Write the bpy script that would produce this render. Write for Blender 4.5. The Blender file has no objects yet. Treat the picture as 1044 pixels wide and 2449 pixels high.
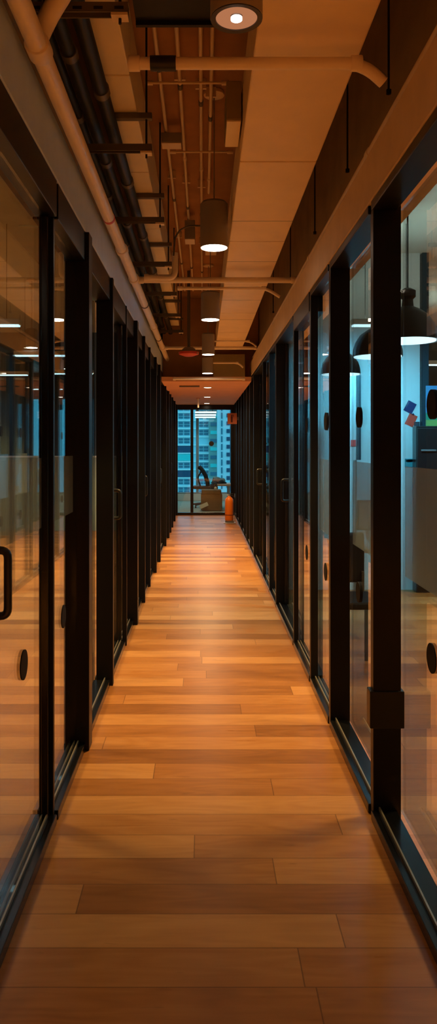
import bpy, bmesh, math, random
from mathutils import Vector, Matrix
random.seed(7)
sc = bpy.context.scene
C = sc.collection
PI = math.pi

# ------------------------------------------------------------------ camera
F, CX, CY, H = 1800.0, 485.0, 1067.0, 1.45
W_IMG, H_IMG = 1044.0, 2449.0
cam_d = bpy.data.cameras.new('camera'); cam = bpy.data.objects.new('camera', cam_d); C.objects.link(cam)
cam.location = (0, 0, H); cam.rotation_euler = (PI/2, 0, 0)
cam_d.sensor_fit = 'VERTICAL'; cam_d.sensor_height = 24.49; cam_d.sensor_width = 10.44; cam_d.lens = 18.0
cam_d.shift_x = (W_IMG/2-CX)/H_IMG; cam_d.shift_y = -(H_IMG/2-CY)/H_IMG
cam_d.clip_end = 1500; cam_d.clip_start = 0.02
sc.camera = cam
sc.view_settings.view_transform = 'Standard'; sc.view_settings.look = 'None'
sc.view_settings.gamma = 1; sc.view_settings.use_curve_mapping = False
sc.view_settings.exposure = 0.40
sc.cycles.transparent_max_bounces = 28
sc.cycles.max_bounces = 8
sc.cycles.glossy_bounces = 4
sc.cycles.diffuse_bounces = 3

def P(x, y, D):                       # point in the place seen at a pixel, at distance D
    return ((x-CX)/F*D, D, H+(CY-y)/F*D)

# ------------------------------------------------------------------ materials
def mat(name, col, rough=0.5, metal=0.0, spec=0.5, noise=0.0, nscale=20, bump=0.0):
    m = bpy.data.materials.new(name); m.use_nodes = True
    nt = m.node_tree; b = nt.nodes['Principled BSDF']
    b.inputs['Roughness'].default_value = rough; b.inputs['Metallic'].default_value = metal
    b.inputs['Specular IOR Level'].default_value = spec
    b.inputs['Base Color'].default_value = (*col, 1)
    if noise or bump:
        tc = nt.nodes.new('ShaderNodeTexCoord')
        n = nt.nodes.new('ShaderNodeTexNoise'); n.inputs['Scale'].default_value = nscale; n.inputs['Detail'].default_value = 5
        nt.links.new(tc.outputs['Object'], n.inputs['Vector'])
        if noise:
            r = nt.nodes.new('ShaderNodeMapRange')
            r.inputs['From Min'].default_value = .3; r.inputs['From Max'].default_value = .7
            r.inputs['To Min'].default_value = 1-noise; r.inputs['To Max'].default_value = 1+noise*.5
            nt.links.new(n.outputs['Fac'], r.inputs['Value'])
            mx = nt.nodes.new('ShaderNodeMix'); mx.data_type = 'RGBA'; mx.blend_type = 'MULTIPLY'; mx.inputs[0].default_value = 1
            mx.inputs[6].default_value = (*col, 1)
            nt.links.new(r.outputs[0], mx.inputs[7]); nt.links.new(mx.outputs[2], b.inputs['Base Color'])
        if bump:
            bp = nt.nodes.new('ShaderNodeBump'); bp.inputs['Strength'].default_value = bump; bp.inputs['Distance'].default_value = .002
            nt.links.new(n.outputs['Fac'], bp.inputs['Height']); nt.links.new(bp.outputs[0], b.inputs['Normal'])
    return m

def emat(name, col, s):
    m = bpy.data.materials.new(name); m.use_nodes = True
    nt = m.node_tree; nt.nodes.clear()
    e = nt.nodes.new('ShaderNodeEmission'); e.inputs[0].default_value = (*col, 1); e.inputs[1].default_value = s
    o = nt.nodes.new('ShaderNodeOutputMaterial'); nt.links.new(e.outputs[0], o.inputs[0])
    return m

def glass_mat(name, tint, f0=.04, power=5.0, gain=1.0):
    """thin architectural glass: Schlick reflection over straight transmission"""
    m = bpy.data.materials.new(name); m.use_nodes = True
    nt = m.node_tree; nt.nodes.clear(); L = nt.links.new
    g = nt.nodes.new('ShaderNodeNewGeometry')
    d = nt.nodes.new('ShaderNodeVectorMath'); d.operation = 'DOT_PRODUCT'
    L(g.outputs['Normal'], d.inputs[0]); L(g.outputs['Incoming'], d.inputs[1])
    def mth(op, a, b=None):
        n = nt.nodes.new('ShaderNodeMath'); n.operation = op
        for i, v in enumerate((a, b)):
            if v is None: continue
            if isinstance(v, (int, float)): n.inputs[i].default_value = v
            else: L(v, n.inputs[i])
        return n.outputs[0]
    c = mth('ABSOLUTE', d.outputs['Value'])
    k = mth('POWER', mth('SUBTRACT', 1.0, c), power)
    fac = mth('MINIMUM', mth('ADD', mth('MULTIPLY', k, (1-f0)*gain), f0), 1.0)
    t = nt.nodes.new('ShaderNodeBsdfTransparent'); t.inputs[0].default_value = (*tint, 1)
    gl = nt.nodes.new('ShaderNodeBsdfGlossy'); gl.inputs['Roughness'].default_value = 0.0
    gl.inputs[0].default_value = (.95, .95, .95, 1)
    mx = nt.nodes.new('ShaderNodeMixShader'); L(fac, mx.inputs[0]); L(t.outputs[0], mx.inputs[1]); L(gl.outputs[0], mx.inputs[2])
    o = nt.nodes.new('ShaderNodeOutputMaterial'); L(mx.outputs[0], o.inputs[0])
    return m

def film_mat(name, col, opacity):
    m = bpy.data.materials.new(name); m.use_nodes = True
    nt = m.node_tree; nt.nodes.clear(); L = nt.links.new
    t = nt.nodes.new('ShaderNodeBsdfTransparent'); t.inputs[0].default_value = (.9, .95, .96, 1)
    d = nt.nodes.new('ShaderNodeBsdfDiffuse'); d.inputs[0].default_value = (*col, 1)
    tr = nt.nodes.new('ShaderNodeBsdfTranslucent'); tr.inputs[0].default_value = (*col, 1)
    m1 = nt.nodes.new('ShaderNodeMixShader'); m1.inputs[0].default_value = .5; L(d.outputs[0], m1.inputs[1]); L(tr.outputs[0], m1.inputs[2])
    m2 = nt.nodes.new('ShaderNodeMixShader'); m2.inputs[0].default_value = opacity; L(t.outputs[0], m2.inputs[1]); L(m1.outputs[0], m2.inputs[2])
    o = nt.nodes.new('ShaderNodeOutputMaterial'); L(m2.outputs[0], o.inputs[0])
    return m

PITCH, PHASE = .158, 2.017
def wood_floor():
    m = bpy.data.materials.new('oak_planks'); m.use_nodes = True
    nt = m.node_tree; L = nt.links.new; N = nt.nodes
    b = N['Principled BSDF']
    tc = N.new('ShaderNodeTexCoord'); sx = N.new('ShaderNodeSeparateXYZ'); L(tc.outputs['Object'], sx.inputs[0])
    def mth(op, a, bb=None, cc=None):
        n = N.new('ShaderNodeMath'); n.operation = op
        for i, v in enumerate((a, bb, cc)):
            if v is None: continue
            if isinstance(v, (int, float)): n.inputs[i].default_value = v
            else: L(v, n.inputs[i])
        return n.outputs[0]
    yr = mth('DIVIDE', mth('SUBTRACT', sx.outputs['Y'], PHASE), PITCH)
    row = mth('FLOOR', yr); fy = mth('FRACT', yr)
    wr = N.new('ShaderNodeTexWhiteNoise'); wr.noise_dimensions = '1D'; L(row, wr.inputs['W'])
    xs = mth('DIVIDE', mth('ADD', sx.outputs['X'], mth('MULTIPLY', wr.outputs['Value'], 7.0)), 1.45)
    col = mth('FLOOR', xs); fx = mth('FRACT', xs)
    cv = N.new('ShaderNodeCombineXYZ'); L(row, cv.inputs[0]); L(col, cv.inputs[1])
    wn = N.new('ShaderNodeTexWhiteNoise'); wn.noise_dimensions = '2D'; L(cv.outputs[0], wn.inputs['Vector'])
    # grain: stretched along the plank, shifted per plank
    gv = N.new('ShaderNodeCombineXYZ')
    L(mth('MULTIPLY', sx.outputs['X'], 2.2), gv.inputs[0]); L(mth('MULTIPLY', sx.outputs['Y'], 26.0), gv.inputs[1]); L(mth('MULTIPLY', wn.outputs['Value'], 40.0), gv.inputs[2])
    g1 = N.new('ShaderNodeTexNoise'); g1.inputs['Scale'].default_value = 1.0; g1.inputs['Detail'].default_value = 7; g1.inputs['Roughness'].default_value = .62; g1.inputs['Distortion'].default_value = .6
    L(gv.outputs[0], g1.inputs['Vector'])
    gv2 = N.new('ShaderNodeCombineXYZ')
    L(mth('MULTIPLY', sx.outputs['X'], 1.1), gv2.inputs[0]); L(mth('MULTIPLY', sx.outputs['Y'], 6.0), gv2.inputs[1]); L(mth('MULTIPLY', wn.outputs['Value'], 70.0), gv2.inputs[2])
    wv = N.new('ShaderNodeTexNoise'); wv.inputs['Scale'].default_value = 1.0; wv.inputs['Detail'].default_value = 2; L(gv2.outputs[0], wv.inputs['Vector'])
    rings = mth('SINE', mth('MULTIPLY', wv.outputs['Fac'], 70.0))
    cr = N.new('ShaderNodeValToRGB'); e = cr.color_ramp
    e.elements[0].position = 0.0; e.elements[0].color = (.17, .062, .016, 1)
    e.elements[1].position = 1.0; e.elements[1].color = (.58, .29, .105, 1)
    x = e.elements.new(.45); x.color = (.36, .145, .04, 1)
    v = mth('ADD', mth('MULTIPLY', wn.outputs['Value'], .60), mth('MULTIPLY', g1.outputs['Fac'], .50))
    v = mth('ADD', v, mth('MULTIPLY', rings, .045))
    v = mth('SUBTRACT', v, .045)
    L(v, cr.inputs[0])
    # seams
    s1 = mth('MINIMUM', fy, mth('SUBTRACT', 1.0, fy)); s1 = mth('LESS_THAN', s1, .010)
    s2 = mth('MINIMUM', fx, mth('SUBTRACT', 1.0, fx)); s2 = mth('LESS_THAN', s2, .0013)
    s = mth('MAXIMUM', s1, s2)
    mx = N.new('ShaderNodeMix'); mx.data_type = 'RGBA'; L(mth('MULTIPLY', s, .6), mx.inputs[0]); L(cr.outputs[0], mx.inputs[6]); mx.inputs[7].default_value = (.07, .03, .012, 1)
    # dark knots and streaks
    kv = N.new('ShaderNodeCombineXYZ'); L(mth('MULTIPLY', sx.outputs['X'], 5.0), kv.inputs[0]); L(mth('MULTIPLY', sx.outputs['Y'], 24.0), kv.inputs[1])
    kn = N.new('ShaderNodeTexNoise'); kn.inputs['Scale'].default_value = 1.0; kn.inputs['Detail'].default_value = 3; L(kv.outputs[0], kn.inputs['Vector'])
    kr = N.new('ShaderNodeMapRange'); kr.inputs['From Min'].default_value = .70; kr.inputs['From Max'].default_value = .80; L(kn.outputs['Fac'], kr.inputs['Value'])
    mk = N.new('ShaderNodeMix'); mk.data_type = 'RGBA'; L(mth('MULTIPLY', kr.outputs[0], .7), mk.inputs[0]); L(mx.outputs[2], mk.inputs[6]); mk.inputs[7].default_value = (.10, .04, .015, 1)
    L(mk.outputs[2], b.inputs['Base Color'])
    rr = N.new('ShaderNodeMapRange'); rr.inputs['To Min'].default_value = .22; rr.inputs['To Max'].default_value = .42; L(g1.outputs['Fac'], rr.inputs['Value'])
    L(rr.outputs[0], b.inputs['Roughness']); b.inputs['Specular IOR Level'].default_value = .30
    bp = N.new('ShaderNodeBump'); bp.inputs['Strength'].default_value = .12; bp.inputs['Distance'].default_value = .002
    L(mth('SUBTRACT', g1.outputs['Fac'], s), bp.inputs['Height']); L(bp.outputs[0], b.inputs['Normal'])
    return m

M = dict(
    floor=wood_floor(),
    carpet=mat('grey_carpet', (.42, .42, .33), .9, noise=.3, nscale=60, bump=.3),
    frame=mat('black_aluminium', (.005, .005, .006), .20, spec=.5),
    frame2=mat('black_frame_matt', (.004, .004, .005), .38, spec=.3),
    gasket=mat('grey_gasket', (.30, .27, .23), .35, metal=.6),
    glass=glass_mat('clear_glass', (.86, .92, .93), .045, 5.0, 1.25),
    window_glass=glass_mat('window_glass', (.88, .95, .97)),
    film=film_mat('frosted_film', (.92, .98, .97), .40),
    dot=mat('dot_vinyl', (.007, .006, .007), .7, spec=.2),
    handle=mat('handle_black', (.004, .004, .004), .4),
    slab=mat('soffit_brown', (.50, .25, .10), .85, noise=.25, nscale=3, bump=.3),
    duct=mat('duct_paint', (.95, .74, .50), .55, noise=.05, nscale=6),
    trunk=mat('trunking_paint', (.94, .77, .50), .5, noise=.06, nscale=5),
    pipe=mat('cream_pipe', (.93, .77, .60), .38, noise=.05, nscale=12),
    conduit=mat('galvanised_conduit', (.95, .74, .50), .4, metal=.05),
    bulk_l=mat('grey_bulkhead', (.60, .74, 1.0), .7, noise=.06, nscale=8),
    bulk_r=mat('tan_bulkhead', (.80, .62, .42), .75, noise=.08, nscale=8),
    upper=mat('upper_wall_paint', (.46, .36, .26), .85, noise=.15, nscale=5),
    lag=mat('black_lagging', (.010, .010, .010), .55, noise=.2, nscale=30, bump=.4),
    strut=mat('dark_steel', (.15, .12, .09), .5, metal=.2),
    rod=mat('threaded_rod', (.02, .018, .016), .5, metal=.5),
    plaster=mat('drop_ceiling_plaster', (.80, .42, .25), .8, noise=.05, nscale=4),
    olive=mat('olive_board', (.34, .25, .11), .8, noise=.1, nscale=6),
    can=mat('taupe_can', (.34, .29, .25), .5, noise=.05, nscale=10),
    lampwarm=emat('lamp_warm', (1, .80, .58), 14.0),
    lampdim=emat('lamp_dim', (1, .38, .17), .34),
    lampcore=emat('lamp_core', (1, .80, .66), 6.0),
    ring=mat('dark_ring', (.03, .024, .02), .45),
    reflector=mat('copper_reflector', (.55, .28, .16), .35, metal=.4),
    lampcool=emat('lamp_cool', (.62, .92, 1.0), 2.6),
    lampcool2=emat('tube_cool', (.78, .95, 1.0), 1.3),
    shade=mat('grey_shade', (.045, .05, .05), .45),
    white=mat('office_white', (.72, .80, .82), .8, noise=.04, nscale=5),
    darkwall=mat('office_dark_wall', (.10, .15, .17), .8, noise=.1, nscale=4),
    offceil=mat('office_ceiling', (.55, .58, .54), .9, noise=.1, nscale=3),
    halfwall=mat('half_wall_grey', (.30, .40, .41), .7, noise=.08, nscale=4),
    column=mat('office_column', (.02, .045, .065), .5),
    bluecard=mat('blue_card', (.02, .03, .14), .6),
    redcard=mat('red_card', (.92, .07, .035), .6),
    pinkcard=mat('pink_card', (.95, .11, .10), .6),
    purple=mat('purple_card', (.16, .03, .20), .6),
    teal=mat('teal_card', (.06, .34, .40), .6),
    darkgrey=mat('dark_cupboard', (.022, .016, .017), .3),
    screenblue=mat('screen_blue', (.10, .32, .60), .4),
    screengreen=mat('screen_green', (.02, .30, .17), .4),
    screenlime=mat('screen_lime', (.26, .42, .11), .4),
    monitor=mat('monitor_white', (.72, .74, .76), .35),
    monback=mat('monitor_black', (.01, .011, .014), .3),
    desk=mat('desk_top', (.55, .34, .24), .5),
    steel=mat('brushed_steel', (.40, .45, .48), .35, metal=.6),
    cardboard=mat('cardboard', (.17, .095, .04), .85, noise=.15, nscale=10),
    tape=mat('paper', (.55, .48, .36), .7),
    chair=mat('chair_black', (.008, .010, .016), .6),
    cloth=mat('dark_cloth', (.012, .02, .03), .85, noise=.3, nscale=30, bump=.5),
    clothpale=mat('pale_cloth', (.22, .34, .38), .85, noise=.3, nscale=30, bump=.5),
    ball=mat('cream_ball', (.70, .66, .55), .5),
    orange=mat('orange_enamel', (.90, .215, .012), .3),
    red=mat('red_enamel', (.62, .05, .02), .4),
    blackrub=mat('black_rubber', (.006, .006, .006), .5),
    signbase=mat('sign_coral', (.85, .26, .12), .5),
    signmark=mat('sign_dark_red', (.14, .012, .008), .5),
    sill=mat('pale_sill', (.75, .78, .72), .7),
    tower=mat('tower_wall', (.42, .70, .80), .8, noise=.05, nscale=.2),
    towerpale=mat('tower_pale', (.62, .74, .82), .8, noise=.05, nscale=.2),
    towerline=mat('tower_line', (.85, .95, .95), .7),
    towerwin=mat('tower_window', (.02, .14, .22), .4),
    towerdark=mat('tower_dark', (.006, .05, .12), .5),
    towerteal=mat('tower_teal', (.03, .62, .62), .6),
    towergrey=mat('tower_grey', (.22, .36, .34), .7),
)

# ------------------------------------------------------------------ mesh helpers
class MB:
    def __init__(s): s.bm = bmesh.new()
    def box(s, x0, x1, y0, y1, z0, z1, bev=0.0):
        t = bmesh.new()
        r = bmesh.ops.create_cube(t, size=1)
        bmesh.ops.scale(t, vec=(x1-x0, y1-y0, z1-z0), verts=t.verts)
        bmesh.ops.translate(t, vec=((x0+x1)/2, (y0+y1)/2, (z0+z1)/2), verts=t.verts)
        if bev: bmesh.ops.bevel(t, geom=t.edges[:], offset=bev, segments=2, affect='EDGES', profile=.5)
        s._merge(t); return s
    def _merge(s, t, mtx=None):
        me = bpy.data.meshes.new('tmp'); t.to_mesh(me); t.free()
        if mtx is not None: me.transform(mtx)
        s.bm.from_mesh(me); bpy.data.meshes.remove(me)
    def cyl(s, c, r, h, axis='Z', seg=24, r2=None, bev=0.0):
        t = bmesh.new()
        bmesh.ops.create_cone(t, cap_ends=True, segments=seg, radius1=r, radius2=r if r2 is None else r2, depth=h)
        if bev:
            ed = [e for e in t.edges if abs(e.verts[0].co.z-e.verts[1].co.z) < 1e-6]
            bmesh.ops.bevel(t, geom=ed, offset=bev, segments=2, affect='EDGES', profile=.5)
        rot = {'Z': Matrix.Identity(4), 'X': Matrix.Rotation(PI/2, 4, 'Y'), 'Y': Matrix.Rotation(PI/2, 4, 'X')}[axis]
        s._merge(t, Matrix.Translation(c) @ rot); return s
    def lathe(s, c, prof, seg=32, ring=False):
        vs = []
        for (r, z) in prof:
            vs.append([s.bm.verts.new((c[0]+r*math.cos(2*PI*k/seg), c[1]+r*math.sin(2*PI*k/seg), c[2]+z)) for k in range(seg)])
        for a, b in zip(vs, vs[1:]+([vs[0]] if ring else [])):
            for k in range(seg):
                s.bm.faces.new((a[k], a[(k+1) % seg], b[(k+1) % seg], b[k]))
        if ring: return s
        for ring, rv in ((vs[0], True), (vs[-1], False)):
            s.bm.faces.new(list(reversed(ring)) if rv else ring)
        return s
    def tube(s, pts, r, seg=12):
        pts = [Vector(p) for p in pts]; rings = []
        up = None
        for i, p in enumerate(pts):
            d = (pts[min(i+1, len(pts)-1)]-pts[max(i-1, 0)]).normalized()
            if up is None:
                up = Vector((0, 0, 1)) if abs(d.z) < .9 else Vector((0, 1, 0))
            u = d.cross(up).normalized(); v = u.cross(d).normalized(); up = v
            rr = r[i] if isinstance(r, (list, tuple)) else r
            rings.append([s.bm.verts.new(p+rr*(math.cos(2*PI*k/seg)*u+math.sin(2*PI*k/seg)*v)) for k in range(seg)])
        for a, b in zip(rings, rings[1:]):
            for k in range(seg):
                s.bm.faces.new((a[k], a[(k+1) % seg], b[(k+1) % seg], b[k]))
        s.bm.faces.new(list(reversed(rings[0]))); s.bm.faces.new(rings[-1])
        return s
    def build(s, name, m, parent=None, smooth=False):
        bmesh.ops.recalc_face_normals(s.bm, faces=s.bm.faces)
        me = bpy.data.meshes.new(name); s.bm.to_mesh(me); s.bm.free()
        me.materials.append(M[m])
        if smooth:
            for p in me.polygons: p.use_smooth = True
            try: me.set_sharp_from_angle(angle=math.radians(40))
            except Exception: pass
        o = bpy.data.objects.new(name, me); C.objects.link(o)
        if parent is not None:
            o.parent = parent
            me.transform(Matrix.Translation(-world_loc(parent)))
        else:                                   # origin at the base of the thing
            xs = [v.co for v in me.vertices]
            c = Vector(((min(v.x for v in xs)+max(v.x for v in xs))/2, (min(v.y for v in xs)+max(v.y for v in xs))/2, min(v.z for v in xs)))
            if name not in KEEP_ORIGIN:
                me.transform(Matrix.Translation(-c)); o.location = c
        return o
KEEP_ORIGIN = {'floor'}
def world_loc(o):
    v = Vector(o.location)
    while o.parent is not None:
        o = o.parent; v = v+Vector(o.location)
    return v
def bend(pts, rad=.05, n=6):
    """round the corners of a polyline"""
    pts = [Vector(p) for p in pts]; out = [pts[0]]
    for a, b, c in zip(pts, pts[1:], pts[2:]):
        p = b+(a-b).normalized()*rad; q = b+(c-b).normalized()*rad
        for k in range(n+1):
            t = k/n; out.append((1-t)**2*p+2*t*(1-t)*b+t*t*q)
    out.append(pts[-1]); return out
def tag(o, label, cat, group=None, kind=None):
    if label: o['label'] = label
    if cat: o['category'] = cat
    if group: o['group'] = group
    if kind: o['kind'] = kind
    return o
def thing(name, loc, label, cat, group=None, kind=None):
    o = bpy.data.objects.new(name, None); C.objects.link(o); o.location = loc; o.empty_display_size = .1
    return tag(o, label, cat, group, kind)
def struct(o, label=None, cat=None): return tag(o, label, cat, None, 'structure')
ORD = ['first', 'second', 'third', 'fourth', 'fifth', 'sixth', 'seventh', 'eighth', 'ninth', 'tenth', 'eleventh', 'twelfth', 'thirteenth', 'fourteenth', 'fifteenth']

XL, XR = -.5565, .647            # corridor faces of the two glazed walls
TH = .10
YE = 15.8                        # glazed end of the corridor
YW = 20.0                        # outer window wall behind it
SLAB = 3.5

# ------------------------------------------------------------------ shell
struct(MB().box(-6, 6, -3.2, YE, -.08, 0).build('floor', 'floor'), 'glossy oak plank floor laid across the corridor', 'floor')
struct(MB().box(-6, 6, YE, YW+.2, -.08, 0).build('floor', 'carpet'), 'pale grey carpet behind the glazed end wall', 'floor')
struct(MB().box(-6, 6, -3.2, YW+.2, SLAB, SLAB+.15).build('ceiling', 'slab'), 'bare brown concrete soffit above the pipes', 'ceiling')
struct(MB().box(-6, 6, -3.3, -3.2, 0, SLAB).build('wall_back', 'darkwall'), 'dark wall closing the floor behind the viewer', 'wall')
struct(MB().box(-6.1, -6, -3.2, YW+.2, 0, SLAB).build('wall_left', 'darkwall'), 'dark far wall of the offices on the left', 'wall')
struct(MB().box(6, 6.1, -3.2, YW+.2, 0, SLAB).build('wall_right', 'darkwall'), 'dark far wall of the offices on the right', 'wall')
struct(MB().box(XR+.21, 5.99, -3.19, YW, 3.40, 3.46).build('ceiling', 'offceil'), 'grey-green ceiling of the right offices', 'ceiling')
struct(MB().box(-5.99, XL-.15, -3.19, YW, 3.40, 3.46).build('ceiling', 'offceil'), 'grey ceiling of the left offices', 'ceiling')
# bulkheads above the glazing and the walls over them
struct(MB().box(XL-.14, XL, -1.2, YE, 2.47, 2.69, .004).build('trim_1', 'bulk_l'), 'grey bulkhead band above the left glazing', 'bulkhead')
struct(MB().box(XL-.14, XL-.06, -1.2, YE, 2.69, SLAB).build('wall_upper_left', 'upper'), 'shaded wall above the grey bulkhead', 'wall')
struct(MB().box(XR, XR+.20, -1.2, YE, 2.40, 2.595, .004).build('trim_2', 'bulk_r'), 'tan bulkhead band above the right glazing', 'bulkhead')
struct(MB().box(XR+.13, XR+.20, -1.2, YE, 2.595, SLAB).build('wall_upper_right', 'upper'), 'brown wall above the tan bulkhead and pipe', 'wall')
struct(MB().box(XL, XR, 10.1, YE, 2.32, 2.38).build('ceiling', 'plaster'), 'lowered terracotta plaster ceiling at the corridor end', 'ceiling')
struct(MB().box(XL, XR+.12, 10.42, 10.48, 2.381, SLAB).build('trim_4', 'slab'), 'brown board closing the void over the lowered ceiling', 'board')
struct(MB().box(.14, .56, 10.08, 10.16, 2.38, 2.68).build('trim_3', 'olive'), 'olive board closing the space above the lowered ceiling', 'board')

struct(MB().box(-1.4, 1.6, YE+.07, YE+.13, 2.345, SLAB).build('wall_lintel', 'olive'), 'wall closing the space over the glazed end screen', 'wall')

# ------------------------------------------------------------------ glazed walls
DOTZ = (.74, 1.59)
def dot_parts(parent, x, y, s):
    for z in (DOTZ if s > 0 else (.715,)):
        MB().cyl((x, y, z), .05, .014, 'X', 28).build('safety_dot', 'dot', parent, True)

def handle_part(parent, xf, y, sgn):
    z0, z1 = .985, 1.165
    off = sgn*.055
    b = MB()
    pts = bend([(xf, y, z0), (xf+off, y, z0), (xf+off, y, z1), (xf, y, z1)], .022, 5)
    b.tube(pts, .0115, 12)
    return b.build('handle', 'handle', parent, True)

def bay(side, y0, y1, post, label, film=True, door=None, head=2.34, hinge=False, handle_y=None, gx=.05, dy=None):
    """one glazed bay between two posts; post = (x0, x1, thickness along the corridor) of its far post"""
    s = -1 if side == 'L' else 1
    xf = XL if side == 'L' else XR
    xa, xb = sorted((xf+s*.004, xf+s*(TH+.004)))
    xg = xf+s*gx
    top = 2.47 if side == 'L' else 2.40
    if door: r = thing('door_%d' % door, (xg, (y0+y1)/2, 0), label, 'door', 'glass doors of the corridor', 'structure')
    else: r = thing('glass_partition', (xg, (y0+y1)/2, 0), label, 'partition', 'glazed bays on the left' if side == 'L' else 'glazed bays on the right')
    yy = y1-post[2] if post else y1
    MB().box(xa, xb, y0+.001, yy-.001, .001, .038, .003).build('bottom_rail', 'frame', r)
    MB().box(xa, xb, y0+.001, yy-.001, head, top-.001, .003).build('top_rail', 'frame2', r)
    if post:
        pa, pb = post[0], post[1]
        MB().box(pa, pb, yy, y1-.001, .001, top-.001, .003).build('post', 'frame2', r)
    MB().box(xg-.005, xg+.005, y0+.004, yy-.003, .039, head-.001).build('glass_pane', 'glass', r)
    MB().box(xf+s*.036-.003, xf+s*.036+.003, y0+.004, yy-.003, .039, .052).build('gasket', 'gasket', r)
    if film:
        z0, z1 = (1.14, 1.405) if side == 'L' else (.95, 1.372)
        xq = xg+s*.0075
        MB().box(xq-.0012, xq+.0012, y0+.03, yy-.03, z0, z1).build('privacy_film', 'film', r)
    dot_parts(r, xg, dy or (y0+yy)/2, s)
    if door:
        for (a, b) in ((y0+.002, y0+.032), (yy-.032, yy-.002)):
            MB().box(xg-.018, xg+.018, a, b, .04, head-.002, .003).build('stile', 'frame', r)
        handle_part(r, xg-s*.018, handle_y if handle_y else y0+.10, -s)
    if hinge:
        x0, x1 = post[0]-.014, post[1]+.012
        MB().box(x0, x1, yy-.006, y1+.006, .355, .50, .004).build('hinge', 'handle', r)
    return r

# posts: (distance, x0, x1, thickness); measured from the photograph's floor line
LP = [(2.89, -.606, -.574, .028), (3.58, -.656, -.541, .10), (4.55, -.645, -.5435, .05), (5.46, -.585, -.553, .028),
      (6.10, -.640, -.530, .10), (6.96, -.640, -.535, .045), (7.75, -.615, -.54, .035), (8.60, -.62, -.53, .05), (9.40, -.64, -.53, .05),
      (10.9, -.60, -.53, .03), (11.86, -.62, -.53, .06), (12.6, -.62, -.53, .05), (13.4, -.60, -.53, .03), (14.5, -.62, -.53, .06), (15.75, -.62, -.53, .05)]
y = 1.78
nd = 0
lab_l = {
 0: 'black-framed glass door with D handle cut by the left frame edge',
 1: 'narrow glazed bay just beyond the left foreground door',
 2: 'glazed bay with dark threshold behind the thick double post',
 3: 'second glass door along the left wall, D handle over orange reflections',
 4: 'narrow glazed bay beyond the second left door',
 5: 'left glazed bay whose near end is the second thick double post'}
for i, (d, a, b, t) in enumerate(LP):
    isdoor = i % 3 == 0
    k = None
    if isdoor: nd += 1; k = nd
    lab = lab_l.get(i) or ('%s black-framed %s along the left wall, towards the far end' % (ORD[i], 'glass bay, a door,' if isdoor else 'glass bay'))
    bay('L', y, d+t, (a, b, t), lab, film=(i != 3), door=k, head=2.33, handle_y={0: 2.06, 3: 4.86}.get(i), gx=.098 if i in (2, 5, 8) else .05, dy={0: 2.53}.get(i))
    y = d+t
RP = [(2.92, .660, .768, .05), (3.88, .656, .757, .05), (4.58, .655, .70, .05), (5.43, .655, .69, .04), (6.73, .652, .75, .05),
      (7.40, .652, .70, .05), (8.20, .652, .69, .035), (9.70, .652, .73, .06), (10.5, .652, .70, .05), (11.35, .652, .70, .05), (12.0, .652, .69, .04),
      (12.9, .652, .72, .06), (13.8, .652, .70, .04), (14.8, .652, .70, .05), (15.75, .652, .72, .05)]
lab_r = {
 0: 'widest glazed bay at the right frame edge, dome lamp behind it',
 1: 'right glazed bay with blue reflecting threshold between two thick black posts',
 2: 'right glazed bay just beyond the second thick post',
 3: 'right glazed bay with a deep black top frame, third past the hinge plate',
 4: 'glass door with small D handle, first door on the right wall',
 5: 'narrow right bay just beyond the door with the D handle',
 7: 'second glass door on the right wall, farther than the first handle'}
y = .9
for i, (d, a, b, t) in enumerate(RP):
    isdoor = i in (4, 7)
    k = None
    if isdoor: nd += 1; k = nd
    lab = lab_r.get(i) or '%s black-framed glass bay along the right wall, towards the far end' % ORD[i]
    bay('R', y, d+t, (a, b, t), lab, film=i in (0, 1, 2, 5, 6), door=k, head={3: 2.28}.get(i, 2.365), hinge=(i == 0), handle_y={4: 6.40, 7: 9.2}.get(i), gx={0: .122, 1: .112, 4: .098, 7: .088}.get(i, .05), dy={0: 2.52, 1: 3.66}.get(i))
    y = d+t

# glazed end wall
ez = thing('glass_partition', (.045, YE, 0), 'glazed screen across the corridor end with one upright and a dark dot', 'partition')
zt = P(0, 980, YE)[2]
xm0, xm1 = P(455, 0, YE)[0], P(462, 0, YE)[0]
xr = P(551, 0, YE)[0]
MB().box(XL-.09, XR+.09, YE, YE+.06, zt, 2.34, .003).build('top_rail', 'frame', ez)
MB().box(XL-.09, XR+.09, YE, YE+.06, .001, .055, .003).build('bottom_rail', 'frame', ez)
MB().box(xm0, xm1, YE, YE+.06, .056, zt-.001, .003).build('post', 'frame', ez)
MB().box(xr, XR+.09, YE, YE+.06, .056, zt-.001, .003).build('post', 'frame', ez)
MB().box(XL-.09, XL-.002+.022, YE, YE+.06, .056, zt-.001, .003).build('post', 'frame', ez)
MB().box(XL+.021, xm0-.001, YE+.025, YE+.035, .057, zt-.002).build('glass_pane', 'glass', ez)
MB().box(xm1+.001, xr-.001, YE+.025, YE+.035, .057, zt-.002).build('glass_pane', 'glass', ez)
p = P(505, 1061, YE+.03)
MB().cyl(p, .052, .016, 'Y', 28).build('safety_dot', 'dot', ez, True)

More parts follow.
